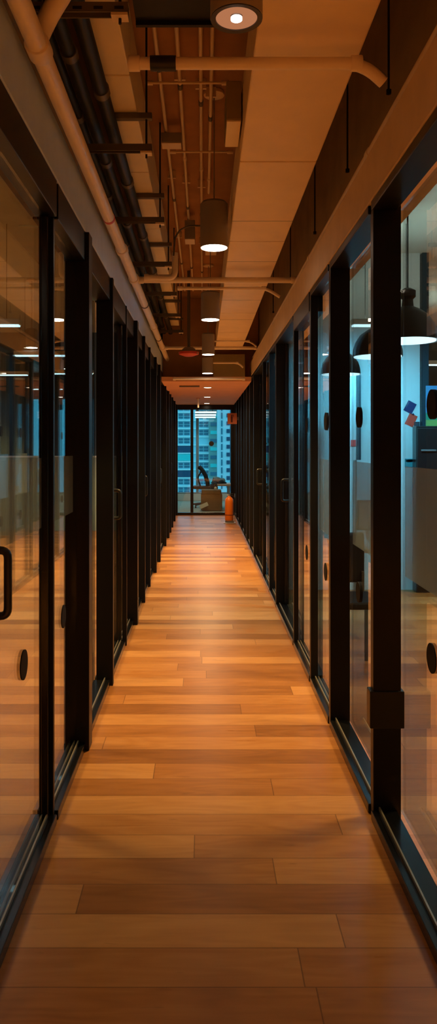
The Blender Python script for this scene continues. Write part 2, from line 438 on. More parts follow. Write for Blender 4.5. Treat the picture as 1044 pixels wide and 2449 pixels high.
# ------------------------------------------------------------------ outer window wall
zs = P(0, 1181, YW)[2]
struct(MB().box(-6, 6, YW, YW+.2, 0, zs).build('wall_front', 'sill'), 'low pale kerb under the outer windows', 'wall')
struct(MB().box(-6, 6, YW, YW+.2, 2.75, SLAB).build('wall_front', 'darkwall'), 'dark wall band over the outer windows', 'wall')
xw = P(470, 0, YW)[0]
mull = [-6, -4.9, -3.8, -2.75, -1.9, xw, 1.35, 2.5, 3.7, 4.9, 6]
for k, (a, b) in enumerate(zip(mull, mull[1:])):
    w = thing('window_%d' % (k+1), ((a+b)/2, YW, zs), 'tall outer window %s from the left, beyond the offices' % ORD[k], 'window', None, 'structure')
    MB().box(a, a+.055, YW+.02, YW+.10, zs, 2.75, .004).box(b-.02, b, YW+.02, YW+.10, zs, 2.75, .004).box(a+.055, b-.02, YW+.02, YW+.10, zs, zs+.04).box(a+.055, b-.02, YW+.02, YW+.10, 2.70, 2.75).build('window_frame', 'steel', w)
    MB().box(a+.055, b-.02, YW+.055, YW+.063, zs+.04, 2.70).build('glass_pane', 'window_glass', w)

# ------------------------------------------------------------------ ceiling services
# main duct with panels
dz = H+1.28
dxa, dxb = .165, .512
d = thing('air_duct', ((dxa+dxb)/2, 5.7, dz), 'broad flat tan duct with seamed panels running along the ceiling', 'duct')
ys = [.6, 1.95, 3.39, 4.08, 4.36, 4.71, 5.02, 5.98, 7.24, 7.62, 8.5, 9.86]
ys = [.6, 1.2, 3.39, 4.71, 5.98, 7.24, 8.5, 9.86]
for a, b in zip(ys, ys[1:]):
    MB().box(dxa, dxb, a+.005, b-.005, dz, dz+.24, .006).build('duct_section', 'duct', d)
for yj in ys[1:-1]:
    MB().box(dxa+.006, dxb-.006, yj-.006, yj+.006, dz+.012, dz+.235).build('seam_flange', 'strut', d)
for yj in (4.28, 5.22, 7.62, 6.6):
    MB().box(dxa+.002, dxb-.002, yj-.0025, yj+.0025, dz-.001, dz+.02).build('seam_tape', 'can', d)

# trunking on the left
tz = 3.05
t = thing('cable_trunking', (-.37, 5.7, tz), 'deep tan cable trunking above the black lagged pipes', 'trunking')
ty = [.8, 2.1, 3.25, 4.4, 5.55, 6.7, 7.85, 9.0, 10.0]
for a, b in zip(ty, ty[1:]):
    MB().box(-.43, -.316, a+.004, b-.004, tz, tz+.29, .005).build('trunking_length', 'trunk', t)
for yj in ty[1:-1]:
    MB().box(-.426, -.32, yj-.005, yj+.005, tz+.008, tz+.28).build('joint', 'strut', t)

# black lagged pipes
for k, (x, z, r, lab) in enumerate(((-.515, 2.965, .028, 'outer black lagged pipe beside the cream main'), (-.432, 2.962, .031, 'inner black lagged pipe next to the tan trunking'), (-.578, 2.985, .022, 'black lagged pipe against the left wall, above the cream main'))):
    b = thing('lagged_pipe', (x, 5.5, z), lab, 'pipe', 'black lagged pipes')
    MB().tube([(x, .8, z), (x, 10, z)], r, 14).build('pipe_run', 'lag', b, True)
    for q in range(7):
        yj = 2.9+q*1.1+k*.3
        MB().cyl((x, yj, z), r+.005, .05, 'Y', 16).build('pipe_clip', 'strut', b, True)

# cream sprinkler main on the left
zl, xl = 2.655, -.497
mp = thing('sprinkler_main', (xl, 6, zl), 'thick cream pipe running along the grey left bulkhead', 'pipe')
MB().tube([(xl, .7, zl), (xl, 11.6, zl)], .031, 20).build('pipe_run', 'pipe', mp, True)
for yj in (2.28, 4.62, 5.42, 7.6, 9.2):
    MB().cyl((xl, yj, zl), .038, .07, 'Y', 20, bev=.004).build('coupling', 'pipe', mp, True)
MB().cyl((xl, 3.97, zl), .0325, .03, 'Y', 20).build('red_mark', 'red', mp, True)
for yj in (6.4, 8.4):
    MB().cyl((xl, yj, zl), .036, .022, 'Y', 20).tube([(xl, yj, zl+.033), (xl, yj, SLAB)], .004, 8).build('pipe_hanger', 'strut', mp, True)
q0 = Vector((xl, 2.28, zl))
MB().tube(bend([q0+Vector((0, 0, .034)), (xl+.03, 2.28, zl+.10), (-.395, 2.20, 2.80), (-.27, 2.02, 3.0), (-.26, 2.0, 3.48)], .05), .03, 16).build('branch_pipe', 'pipe', mp, True)

# cream pipe on the right
zr, xrp = 2.63, .676
rp = thing('sprinkler_main', (xrp, 6, zr), 'slim tan pipe lying on the right bulkhead ledge', 'pipe')
MB().tube([(xrp, .7, zr), (xrp, 10.0, zr)], .020, 18).build('pipe_run', 'pipe', rp, True)
for yj in (3.04, 4.72, 7.0, 9.0):
    MB().cyl((xrp, yj, zr), .0235, .05, 'Y', 18, bev=.003).build('coupling', 'pipe', rp, True)

# hanging rods above it
for k, (yy, z0, lab) in enumerate(((2.80, 2.76, 'longest drop rod, at the top right above the tan pipe'), (3.60, 2.76, 'second drop rod above the tan pipe'), (4.65, 2.76, 'third drop rod above the tan pipe'), (5.95, 2.76, 'fourth drop rod above the tan pipe'), (7.4, 2.76, 'fifth drop rod, farthest above the tan pipe'))):
    h = thing('drop_rod', (.69, yy, z0), lab, 'rod', 'drop rods on the right')
    MB().tube([(.69, yy, z0), (.69, yy, SLAB)], .0042, 8).build('threaded_rod', 'rod', h, True)
    MB().cyl((.69, yy, z0+.008), .010, .016, 'Z', 6).build('nut', 'rod', h)

# cross pipes
def cross(yc, x0, x1, r, z, lab, end_bend=None, sleeve=None, stub=None):
    o = thing('cross_pipe', ((x0+x1)/2, yc, z), lab, 'pipe', 'pipes crossing the corridor ceiling')
    pts = [(x0, yc, z), (x1, yc, z)]
    if end_bend: pts = bend([(x0, yc, z), (x1, yc, z), (x1+end_bend[0], yc+.02, z-end_bend[1])], .06, 8)
    MB().tube(pts, r, 14).build('pipe_run', 'pipe', o, True)
    if sleeve:
        MB().cyl(((sleeve[0]+sleeve[1])/2, yc, z), r+.004, sleeve[1]-sleeve[0], 'X', 16).build('black_sleeve', 'blackrub', o, True)
    if stub:
        MB().tube(bend([(x0+.06, yc, z+r), (x0+.06, yc, z+stub)], .01), r*1.2, 14).build('riser', 'pipe', o, True)
    for xx in (x0+.02, x1-.02):
        MB().cyl((xx, yc, z), r+.005, .035, 'X', 16, bev=.002).build('collar', 'pipe', o, True)
    return o
z12 = H+1.2
cross(2.36, -.235, .50, .019, z12, 'foreground cross pipe with black sleeve under the wide duct', (.07, .05), (-.165, -.085))
cross(5.44, xl+.03, .672, .021, z12, 'straight cross pipe joining both side pipes, beyond the second lamp')
cross(5.58, -.19, .47, .012, H+1.17, 'thin cross pipe with bent end just behind the straight one', (.10, .06))
cross(9.2, xl+.03, .66, .020, z12, 'straight cross pipe by the red alarm disc')
cross(9.0, .05, .56, .011, H+1.255, 'thin bent cross pipe ahead of the one by the alarm disc', (.08, .06))
cross(9.95, .0, .47, .012, H+1.10, 'thin bent cross pipe in front of the olive board', (.06, .06))
cross(10.0, -.40, .56, .018, H+.875+.02, 'cross pipe along the lip of the lowered ceiling')
el = thing('pipe_elbow', (-.30, 5.3, z12), 'fat cream elbow turning up beside the trunking', 'pipe')
pa = P(350, 664, 5.35); pb = P(418, 664, 5.35); pc = P(418, 605, 5.35)
MB().tube(bend([pa, pb, pc], .05, 8), .022, 16).build('pipe_run', 'pipe', el, True)
MB().cyl(pa, .027, .03, 'X', 16).build('collar', 'pipe', el, True)

# pipe trapezes
for k in range(7):
    yy = 2.47+1.15*k
    lab = 'slotted steel trapeze carrying the black pipes, %s from the camera' % ORD[k]
    o = thing('pipe_trapeze', (-.4, yy, H+1.42), lab, 'bracket', 'steel trapezes under the pipes')
    zz = H+1.415
    b = MB().box(-.60, -.245, yy-.02, yy+.02, zz+.026, zz+.032).box(-.60, -.245, yy-.02, yy-.015, zz, zz+.026)
    b.box(-.60, -.245, yy+.015, yy+.02, zz, zz+.026)
    b.build('lower_strut', 'strut', o)
    for j in range(5 if k == 0 else 0):
        MB().box(-.56+j*.068, -.53+j*.068, yy-.021, yy-.0201, zz+.008, zz+.018).build('strut_slot', 'blackrub', o)
    MB().box(-.46, -.245, yy-.018, yy+.018, zz+.155, zz+.183, .002).build('upper_strut', 'strut', o)
    MB().tube([(-.272, yy, zz-.03), (-.272, yy, SLAB)], .005, 8).build('threaded_rod', 'rod', o, True)
    MB().box(-.30, -.245, yy-.022, yy+.022, zz-.012, zz-.002, .001).build('end_plate', 'conduit', o)

# conduits under the soffit
zc = H+1.985
for k, (x, y1, lab) in enumerate(((-.232, 9.6, 'slim conduit under the soffit closest to the trunking'), (-.126, 9.6, 'slim conduit under the soffit, second from the trunking'), (-.012, 9.6, 'slim conduit under the soffit, third from the trunking'), (.045, 5.9, 'short slim conduit ending above the second lamp'))):
    o = thing('conduit', (x, 4, zc), lab, 'conduit', 'slim conduits under the soffit')
    MB().tube([(x, 1.2, zc), (x, y1, zc)], .0105, 10).build('conduit_run', 'conduit', o, True)
    for q in range(6):
        yj = 2.9+1.05*q+.2*k
        if yj < y1-.1: MB().cyl((x, yj, zc), .014, .05, 'Y', 12).build('coupling', 'strut' if q % 2 else 'conduit', o, True)
    for q in range(4):
        yj = 2.4+1.6*q+.1*k
        if yj < y1-.1: MB().box(x-.03, x+.03, yj-.008, yj+.008, zc+.008, SLAB).build('saddle', 'conduit', o)
for yy, x0, x1, lab in ((4.05, -.29, .12, 'thin cross conduit under the soffit ahead of the small boxes'), (5.0, -.20, .18, 'thin cross conduit level with the small junction boxes')):
    o = thing('conduit', ((x0+x1)/2, yy, H+1.95), lab, 'conduit')
    MB().tube([(x0, yy, H+1.955), (x1, yy, H+1.955)], .007, 10).build('conduit_run', 'conduit', o, True)
    for xx in (x0, x1): MB().cyl((xx, yy, H+1.955), .013, .04, 'X', 10).build('end_cap', 'conduit', o, True)

def jbox(x0, x1, y0, y1, z0, z1, m, lab, lid='conduit'):
    o = thing('junction_box', ((x0+x1)/2, (y0+y1)/2, z0), lab, 'box')
    MB().box(x0, x1, y0, y1, z0+.008, z1, .004).build('body', m, o)
    MB().box(x0+.002, x1-.002, y0+.002, y1-.002, z0, z0+.0075, .002).build('lid', lid, o)
    return o
jbox(.097, .160, 3.13, 3.40, H+1.35, H+1.52, 'olive', 'box beside the wide duct, underside coloured pale for the light on it', 'trunk')  # dark body and pale lid put the lit underside into the colours
a = P(388, 348, 4.85)
jbox(-.262, -.135, 4.72, 4.82, H+1.90, H+1.968, 'can', 'small pale junction box on the slim conduits near the trunking')
jbox(-.16, -.07, 6.55, 6.72, H+1.80, H+1.968, 'can', 'small junction box on the soffit beyond the second lamp')
jbox(.02, .13, 7.15, 7.3, H+1.85, H+1.968, 'can', 'small junction box on the soffit above the third lamp')
o = thing('cable_tray', (0, 3.2, H+1.86), 'dark tray crossing the soffit at the top of the view', 'tray')
MB().box(-.30, .15, 3.12, 3.36, H+1.90, H+1.92).box(-.30, .15, 3.10, 3.12, H+1.88, H+1.965).box(-.30, .15, 3.36, 3.38, H+1.88, H+1.965).build('tray_body', 'lag', o)
o = tag(MB().tube(bend([P(415, 612, 5.0), P(418, 560, 5.0), P(445, 540, 5.0), P(483, 540, 4.9)], .06, 8), .006, 8).build('flex_cable', 'strut', None, True), 'thin cable curving from the trunking to the second lamp', 'cable')

# pendant can lights
def can_light(x, y, zb, r, h, lab, on=True):
    SL = 3.40 if abs(x) > .8 else SLAB
    o = thing('can_light', (x, y, zb), lab, 'lamp', 'can lights along the corridor')
    prof = [(r*.90, .004), (r, .002), (r, 0), (r*1.0, h-.012), (r*.93, h), (.012, h)]
    MB().lathe((x, y, zb), [(r-.004, .03), (r-.004, 0), (r, 0), (r, h-.014), (r-.012, h), (.014, h)], 40).build('can_body', 'can', o, True)
    MB().tube([(x, y, zb+h), (x, y, SL-.0205)], .0035 if abs(x) < .8 else .008, 8).build('stem', 'can', o, True)
    MB().cyl((x, y, SL-.0105), .06, .02, 'Z', 28, bev=.003).build('ceiling_rose', 'conduit', o, True)
    if on:
        MB().lathe((x, y, zb-.004), [(r*.25, 0), (r*.93, .002), (r*.94, .006), (r*.25, .007)], 36).build('lamp_disc', 'lampwarm', o, True)
    else:
        MB().lathe((x, y, zb-.002), [(r*.80, 0), (r*.99, -.001), (r*.99, .006), (r*.80, .006)], 40, True).build('trim_ring', 'ring', o, True)
        MB().lathe((x, y, zb+.001), [(r*.24, .004), (r*.79, .000), (r*.79, .008), (r*.24, .009)], 40, True).build('reflector', 'lampdim', o, True)
        MB().cyl((x, y, zb-.001), r*.22, .006, 'Z', 24).build('lamp_bulb', 'lampcore', o, True)
    return o
def spot(name, loc, energy, size, blend, col, rad=.05):
    l = bpy.data.lights.new(name, 'SPOT'); l.energy = energy; l.spot_size = math.radians(size); l.spot_blend = blend; l.color = col; l.shadow_soft_size = rad
    o = bpy.data.objects.new(name, l); C.objects.link(o); o.location = loc; return o
WARM = (1.0, .59, .19)
cans = []
for k, (px, py, D, lab, on, h) in enumerate((
        (565, 44, 2.0, 'big unlit-looking can light at the very top with orange reflector', False, .25),
        (511.5, 593, 4.36, 'largest glowing can light, hanging beside the wide duct', True, .265),
        (502.5, 765, 6.5, 'second glowing can light, behind the straight cross pipe', True, .24),
        (497.5, 848, 8.5, 'third glowing can light, level with the red alarm disc', True, .24),
        (496, 893, 9.75, 'fourth glowing can light, in front of the lowered ceiling', True, .21))):
    p = P(px, py, D)
    can_light(p[0], p[1], p[2], (.0695, .08, .08, .072, .072)[k], h, lab, on)
    e = [4, 222, 112, 126, 145][k]
    spot('can_spot', (p[0], p[1], p[2]-.065), e, (70, 80, 105, 125, 125)[k], .9, WARM)
for k, (px, py, D, lab) in enumerate(((496, 926, 11.1, 'recessed round downlight at the front of the lowered ceiling'), (495, 949, 13.25, 'middle recessed downlight in the lowered ceiling'), (494, 964, 15.2, 'recessed downlight closest to the glazed end'))):
    x = P(px, py, D)[0]
    o = thing('downlight', (x, D, 2.318), lab, 'lamp', 'recessed downlights in the lowered ceiling')
    MB().lathe((x, D, 2.312), [(.052, 0), (.064, .001), (.064, .0075), (.052, .0075)], 32, True).build('bezel', 'white', o, True)
    MB().cyl((x, D, 2.3155), .051, .007, 'Z', 28).build('lamp_disc', 'lampwarm', o, True)
    spot('downlight_spot', (x, D, 2.30), 90, 162, .8, (1, .58, .26))

for k, (yy, e) in enumerate(((.15, 300), (-1.1, 700))):  # added lamps out of view; their floor bounce brightens the near ceiling
    can_light(.08, yy, 2.62, .08, .26, 'unseen can light added over the corridor behind the viewer, %s back' % ORD[k], True)
    spot('can_spot', (.08, yy, 2.555), e, 54, .6, WARM)
n = 0
for (x, y) in ((-2.5, -.8), (-2.4, 4.0), (-2.0, 6.4), (-2.0, 8.8), (-2.0, 11.2), (-4.2, 5.2), (-4.2, 9.4)):  # added lamps: warm floor bounce from the left offices lifts the ceiling
    can_light(x, y, 2.60, .07, .22, 'can light added in the left offices to lift the corridor ceiling, %s of them from the viewer' % ORD[n], True)
    spot('can_spot', (x, y, 2.32), 180, 125, .7, WARM, .25); n += 1
n = 0
for (x, y) in ((2.5, -.8), (2.5, 3.7), (3.6, 6.2), (2.2, 9.0), (2.2, 11.2)):  # likewise added on the right, to bounce warm light upward
    can_light(x, y, 2.60, .07, .22, 'can light added in the right offices to lift the corridor ceiling, %s of them from the viewer' % ORD[n], True)
    spot('can_spot', (x, y, 2.32), 270, 122, .7, WARM, .25); n += 1
# red alarm disc on a drop pole
p = P(451, 846, 8.8)
o = thing('alarm_sounder', p, 'red alarm disc under a grey cap on a drop pole', 'alarm')
MB().tube([(p[0], p[1], p[2]+.07), (p[0], p[1], SLAB)], .018, 12).build('drop_pole', 'strut', o, True)
MB().lathe((p[0], p[1], p[2]+.02), [(.075, 0), (.08, .03), (.05, .055), (.02, .06)], 28).build('cap', 'can', o, True)
MB().lathe((p[0], p[1], p[2]-.03), [(.05, 0), (.115, .022), (.12, .048), (.07, .05)], 32).build('red_dish', 'red', o, True)
MB().cyl((p[0]+.10, p[1]-.06, p[2]-.002), .011, .012, 'Y', 12).build('indicator', 'ball', o, True)
# little rod hanging from lowered ceiling
p = P(473.5, 975, 13.6)
o = thing('sprinkler_drop', (p[0], p[1], p[2]), 'short copper-coloured rod hanging from the lowered ceiling', 'rod')
MB().tube([(p[0], p[1], p[2]), (p[0], p[1], 2.318)], .016, 12).build('rod_tube', 'pipe', o, True)
MB().cyl((p[0], p[1], 2.312), .035, .012, 'Z', 20).build('rose', 'plaster', o, True)
tag(MB().box(-.34, -.05, 10.8, 10.86, 2.30, 2.318, .003).build('vent_slot', 'strut'), 'short black slot vent in the lowered ceiling', 'vent')

# ------------------------------------------------------------------ fire sign and extinguisher
D = 14.4
x0, _, z1 = P(543.5, 988, D); x1, _, z0 = P(566, 1014, D)
o = thing('fire_sign', ((x0+x1)/2, D, z0), 'coral extinguisher sign sticking out of the right wall', 'sign')
MB().box(x0, x1, D, D+.012, z0, z1, .002).build('sign_plate', 'signbase', o)
xc = (x0+x1)/2-.01; b = MB()
b.box(xc-.018, xc+.018, D-.004, D-.0005, z0+.03, z1-.062, .0015).box(xc-.009, xc+.009, D-.004, D-.0005, z1-.062, z1-.045).box(xc-.02, xc+.035, D-.004, D-.0005, z1-.045, z1-.033)
b.box(xc+.028, xc+.036, D-.004, D-.0005, z1-.075, z1-.033)
b.build('extinguisher_symbol', 'signmark', o)
MB().box(x1, x1+.05, D+.001, D+.011, (z0+z1)/2-.03, (z0+z1)/2+.03).build('bracket', 'strut', o)

D = 14.2
ex, _, _ = P(547.5, 0, D)
o = thing('fire_extinguisher', (ex, D, 0), 'orange fire extinguisher on the floor near the glazed end', 'fire extinguisher')
r = .080
MB().lathe((ex, D, .05), [(r*.93, 0), (r, .012), (r, .36), (r*.93, .40), (r*.6, .43), (.03, .445), (.026, .46)], 36).build('cylinder', 'orange', o, True)
MB().cyl((ex, D, .155), r+.0015, .012, 'Z', 36).build('band', 'signmark', o, True)
MB().cyl((ex, D, .525), .022, .035, 'Z', 20).build('valve', 'steel', o, True)
MB().box(ex-.012, ex+.075, D-.010, D+.010, .545, .556, .002).box(ex-.012, ex+.06, D-.010, D+.010, .515, .524, .002).build('lever', 'blackrub', o)
MB().tube(bend([(ex+.02, D, .53), (ex+.10, D, .50), (ex+.098, D-.01, .20)], .04, 8), .009, 10).build('hose', 'blackrub', o, True)
MB().cyl((ex-.03, D-.01, .53), .014, .01, 'Y', 16).build('gauge', 'ball', o, True)
MB().box(ex-.075, ex+.085, D-.075, D+.075, .012, .049, .004).build('stand_tray', 'strut', o)
MB().tube(bend([(ex-.11, D-.10, .008), (ex+.11, D-.10, .008), (ex+.11, D+.09, .008), (ex+.11, D+.09, .55)], .015, 4), .006, 8).build('stand_frame', 'steel', o, True)

# ------------------------------------------------------------------ end office
YB = 16.75
x0, x1 = P(480, 0, YB)[0], P(531, 0, YB)[0]
zt = P(0, 1172, YB)[2]
o = thing('storage_box', ((x0+x1)/2, YB, 0), 'brown box standing on the carpet behind the end glazing', 'box')
MB().box(x0, x1, YB, YB+.42, .02, zt-.10, .008).build('box_body', 'cardboard', o)
MB().box(x0+.012, x1-.02, YB+.012, YB+.41, zt-.099, zt, .02).build('box_lid', 'cardboard', o)
for xx in (x0+.04, x1-.04):
    MB().cyl((xx, YB+.05, .0105), .01, .018, 'Z', 12).build('foot', 'blackrub', o)
q = MB().box(-.095, .095, -.004, .004, -.045, .045).build('paper_sheet', 'tape')
a = P(489, 1213, YB-.12); q.location = (a[0], a[1], a[2]+.0); q.rotation_euler = (math.radians(-25), math.radians(-24), 0)
tag(q, 'white paper slip leaning on the brown box', 'paper')
YD = 17.35
zd = P(0, 1158, YD)[2]
x0, x1 = P(508, 0, YD)[0], .95
o = thing('desk', ((x0+x1)/2, YD, 0), 'wooden-topped desk behind the brown box', 'desk')
MB().box(x0, x1, YD, YD+.75, zd-.045, zd, .004).build('desktop', 'desk', o)
for (xx, yy) in ((P(547, 0, YD)[0], YD+.04), (x1-.06, YD+.7), (P(547, 0, YD)[0], YD+.7), (x0+.03, YD+.70)):
    MB().box(xx-.022, xx+.022, yy-.022, yy+.022, .001, zd-.046, .003).build('leg', 'steel', o)
def lump(name, m, c, dims, lab, cat, seed):
    bm = bmesh.new(); bmesh.ops.create_icosphere(bm, subdivisions=3, radius=1)
    rnd = random.Random(seed); ph = [rnd.uniform(0, 6) for _ in range(6)]
    for v in bm.verts:
        n = v.co.copy(); k = 1+.14*math.sin(4*n.x+ph[0])+.12*math.sin(5*n.y+ph[1])+.08*math.sin(9*n.x+ph[2]+3*n.z)
        z = n.z if n.z > -.35 else -.35
        v.co = Vector((n.x*k*dims[0], n.y*k*dims[1], (z+.35)*dims[2]*k))
    b = MB(); me = bpy.data.meshes.new('t'); bm.to_mesh(me); bm.free(); me.transform(Matrix.Translation(c)); b.bm.from_mesh(me); bpy.data.meshes.remove(me)
    return tag(b.build(name, m, None, True), lab, cat)
lump('jacket', 'cloth', (P(524, 0, YD+.2)[0], YD+.3, zd), (.20, .14, .055), 'dark jacket heaped on the desk end', 'jacket', 3)
lump('backpack', 'clothpale', (P(520, 0, YD+.2)[0]+.02, YD+.62, zd), (.15, .08, .11), 'pale blue bag behind the dark jacket on the desk', 'bag', 5)
lump('cable_bag', 'cloth', (P(513, 0, YD)[0]-.02, YD-.10, .45), (.10, .10, .14), 'black bag resting on the brown box', 'bag', 8)
p = P(515, 1163, YB+.1)
tag(MB().lathe((p[0], YB+.14, zt), [(.012, 0), (.026, .008), (.034, .03), (.026, .054), (.010, .063)], 20).build('ball', 'ball', None, True), 'small cream ball on the brown box', 'ball')
# office chair
YC = 17.85
xc = P(484, 0, YC)[0]
o = thing('office_chair', (xc, YC, 0), 'black office chair leaning beside the desk at the end window', 'chair')
zb = .30
MB().box(xc-.22, xc+.22, YC-.2, YC+.24, .44, .51, .02).build('seat', 'chair', o)
b = MB(); pts = []
MB().tube(bend([(xc-.05, YC-.14, .50), (xc-.12, YC-.14, .72), (xc-.02, YC-.02, .86), (xc-.10, YC, .97)], .08, 6), .018, 10).build('arm', 'chair', o, True)
bk = MB()
prof = [(.13, .47), (.115, .60), (.07, .75), (.0, .88), (-.09, .965)]
for (xa_, za), (xb_, zb_) in zip(prof, prof[1:]):
    bk.tube([(xc+xa_, YC-.10, za), (xc+xb_, YC-.10, zb_)], .05, 10)
    bk.tube([(xc+xa_, YC+.12, za), (xc+xb_, YC+.12, zb_)], .05, 10)
bk.build('backrest_frame', 'chair', o, True)
MB().tube([(xc, YC, .09), (xc, YC, .44)], .028, 12).build('column', 'strut', o, True)
b = MB()
for k in range(5):
    t_ = k*2*PI/5+.3; b.tube([(xc, YC, .10), (xc+.27*math.cos(t_), YC+.27*math.sin(t_), .065)], .02, 8)
b.build('star_base', 'chair', o, True)
for k in range(5):
    t_ = k*2*PI/5+.3
    MB().cyl((xc+.27*math.cos(t_), YC+.27*math.sin(t_), .027), .026, .03, 'X', 14).build('caster', 'blackrub', o, True)
# three linear lamps
def area(name, loc, energy, sx, sy, col, rot=(0, 0, 0)):
    l = bpy.data.lights.new(name, 'AREA'); l.shape = 'RECTANGLE'; l.size = sx; l.size_y = sy; l.energy = energy; l.color = col
    o = bpy.data.objects.new(name, l); C.objects.link(o); o.location = loc; o.rotation_euler = rot; return o
COOL = (.20, .72, 1.0)
for k, (ya, D) in enumerate(((986, 17.0), (992.5, 18.0), (998, 19.0))):
    xa_, _, z = P(466, ya, D); xb_ = P(517 if k == 0 else 516 if k == 1 else 515, 0, D)[0]
    o = thing('linear_lamp', ((xa_+xb_)/2, D, z), '%s of three white tube lamps over the far desk, from the corridor' % ORD[k], 'lamp', 'tube lamps over the far desk')
    MB().tube([(xa_, D, z), (xb_, D, z)], .020, 14).build('tube', 'lampcool2', o, True)
    MB().box(xa_+.01, xb_-.01, D-.012, D+.012, z+.0205, z+.034, .002).build('housing', 'strut', o)
    spot('tube_spot', ((xa_+xb_)/2, D, z-.05), 16, 160, .4, (.85, .95, .85), .2)
    for xx in (xa_+.08, xb_-.08):
        MB().tube([(xx, D, z+.034), (xx, D, SLAB)], .003, 6).build('wire', 'rod', o)

# ------------------------------------------------------------------ offices on the right
YN = 7.6
xn = P(1003, 0, YN)[0]
struct(MB().box(.86, xn, YN, YN+.1, 0, 3.399).build('wall_partition', 'white'), 'white cross wall with pinned cards inside the right office', 'wall')
struct(MB().box(P(1008, 0, YN)[0], P(1023, 0, YN)[0], YN-.02, YN+.1, 0, 3.399).build('trim_20', 'column'), 'dark blue upright at the end of the white cross wall', 'column')
struct(MB().box(.86, 6, 12.2, 12.3, 0, 3.399).build('wall_partition', 'darkwall'), 'dark cross wall deep in the right offices', 'wall')
def card(x, y, w, h, ang, m, name, lab, cat, D=YN):
    p = P(x, y, D)
    q = MB().box(-w/2, w/2, -.003, 0, -h/2, h/2).build(name, m)
    q.location = (p[0], D-.002, p[2]); q.rotation_euler = (0, math.radians(ang), 0)
    return tag(q, lab, cat)
s = YN/F
card(973, 986, 22*s, 27*s, 28, 'bluecard', 'note_card', 'tilted dark blue card on the white office wall', 'card')
card(976, 1018, 21*s, 29*s, 25, 'redcard', 'note_card', 'tilted red card on the white office wall', 'card')
card(985, 993, 5*s, 5*s, 45, 'bluecard', 'wall_hook', 'tiny dark star hook between the two cards', 'hook')
card(981, 1105, 24*s, 6*s, 0, 'purple', 'note_card', 'thin purple strip above the teal card', 'card')
card(980, 1117, 26*s, 20*s, 0, 'teal', 'note_card', 'teal card low on the white office wall', 'card')
# grey board with pink card
D = 6.9
x0, _, z1 = P(818, 893, D); x1, _, z0 = P(862, 1100, D)
o = thing('display_board', ((x0+x1)/2, D, z0), 'grey board with dark edge, standing before the white wall', 'board')
MB().box(x0, x1-.04, D, D+.03, z0, z1, .002).build('panel', 'monitor', o)
MB().box(x1-.039, x1, D-.01, D+.035, z0, z1+.01, .002).build('dark_edge', 'column', o)
for xx in (x0+.03, x1-.05):
    MB().box(xx-.012, xx+.012, D+.004, D+.026, .001, z0-.001).build('leg', 'strut', o)
card(844, 1067, 12*D/F, 15*D/F, 0, 'pinkcard', 'note_card', 'small pink card on the grey board', 'card', D)
# dark cupboard and the picture above it
D = 7.42
x0, _, z1 = P(996, 1019, D)
o = thing('tall_cupboard', (x0+.4, D, 0), 'dark shoulder-high cupboard beside the white wall with pinned cards', 'cupboard')
MB().box(x0, x0+.90, D+.02, D+.16, .001, z1, .004).build('body', 'darkgrey', o)
dr = MB().box(x0+.006, x0+.445, D, D+.018, .06, z1-.02, .003).build('door', 'darkgrey', o)
dr2 = MB().box(x0+.455, x0+.894, D, D+.018, .06, z1-.02, .003).build('door', 'darkgrey', o)
a = P(1024, 1077, D)
MB().box(a[0]-.075, a[0]+.07, D-.018, D-.0005, a[2]-.008, a[2]+.008, .002).build('handle', 'steel', dr)
MB().box(x0+.55, x0+.69, D-.018, D-.0005, a[2]-.008, a[2]+.008, .002).build('handle', 'steel', dr2)
x2 = P(1022, 0, D)[0]; zb = z1+.002
o = thing('picture', (x2+.2, D+.1, zb), 'blue and green picture standing on the dark cupboard', 'picture')
zz = [zb, zb+.06, zb+.13, zb+.40]
MB().box(x2, x2+.60, D+.05, D+.07, zz[0], zz[1]).build('lime_band', 'screenlime', o)
MB().box(x2, x2+.60, D+.05, D+.07, zz[1], zz[2]).build('green_band', 'screengreen', o)
MB().box(x2, x2+.60, D+.05, D+.07, zz[2], zz[3]).build('blue_band', 'screenblue', o)
tag(MB().box(P(996, 0, D)[0]+.004, P(1007, 0, D)[0], D+.06, D+.12, z1+.001, z1+.045, .003).build('storage_box', 'column'), 'small dark blue box on the cupboard corner', 'box')
# desk with monitor
D = 5.35
o = thing('desk', (1.25, D+.3, 0), 'pale desk carrying a monitor in the right office', 'desk')
zd = .72
MB().box(.98, 1.40, D, D+.6, zd-.03, zd, .004).build('desktop', 'monitor', o)
for xx in (1.0, 1.38):
    for yy in (D+.03, D+.57):
        MB().box(xx-.015, xx+.015, yy-.015, yy+.015, .001, zd-.031).build('leg', 'strut', o)
x0, _, z1 = P(854, 1195, D+.1); _, _, z0 = P(0, 1258, D+.1)
o = thing('monitor', (x0+.13, D+.15, zd), 'white-backed monitor turned away on the pale office desk', 'monitor')
z1 = zd+.34; z0 = zd+.12
MB().box(x0, x0+.26, D+.1, D+.125, z0, z1, .004).build('bezel', 'monback', o)
MB().box(x0+.012, x0+.25, D+.096, D+.0995, z0+.012, z1-.012).build('screen', 'monitor', o)
MB().tube(bend([(x0+.08, D+.13, z0+.06), (x0+.09, D+.17, zd+.05), (x0+.12, D+.12, zd+.008)], .03), .014, 10).build('stand', 'monitor', o, True)
MB().box(x0+.03, x0+.20, D+.06, D+.2, zd+.0005, zd+.008, .002).build('stand_foot', 'monitor', o)
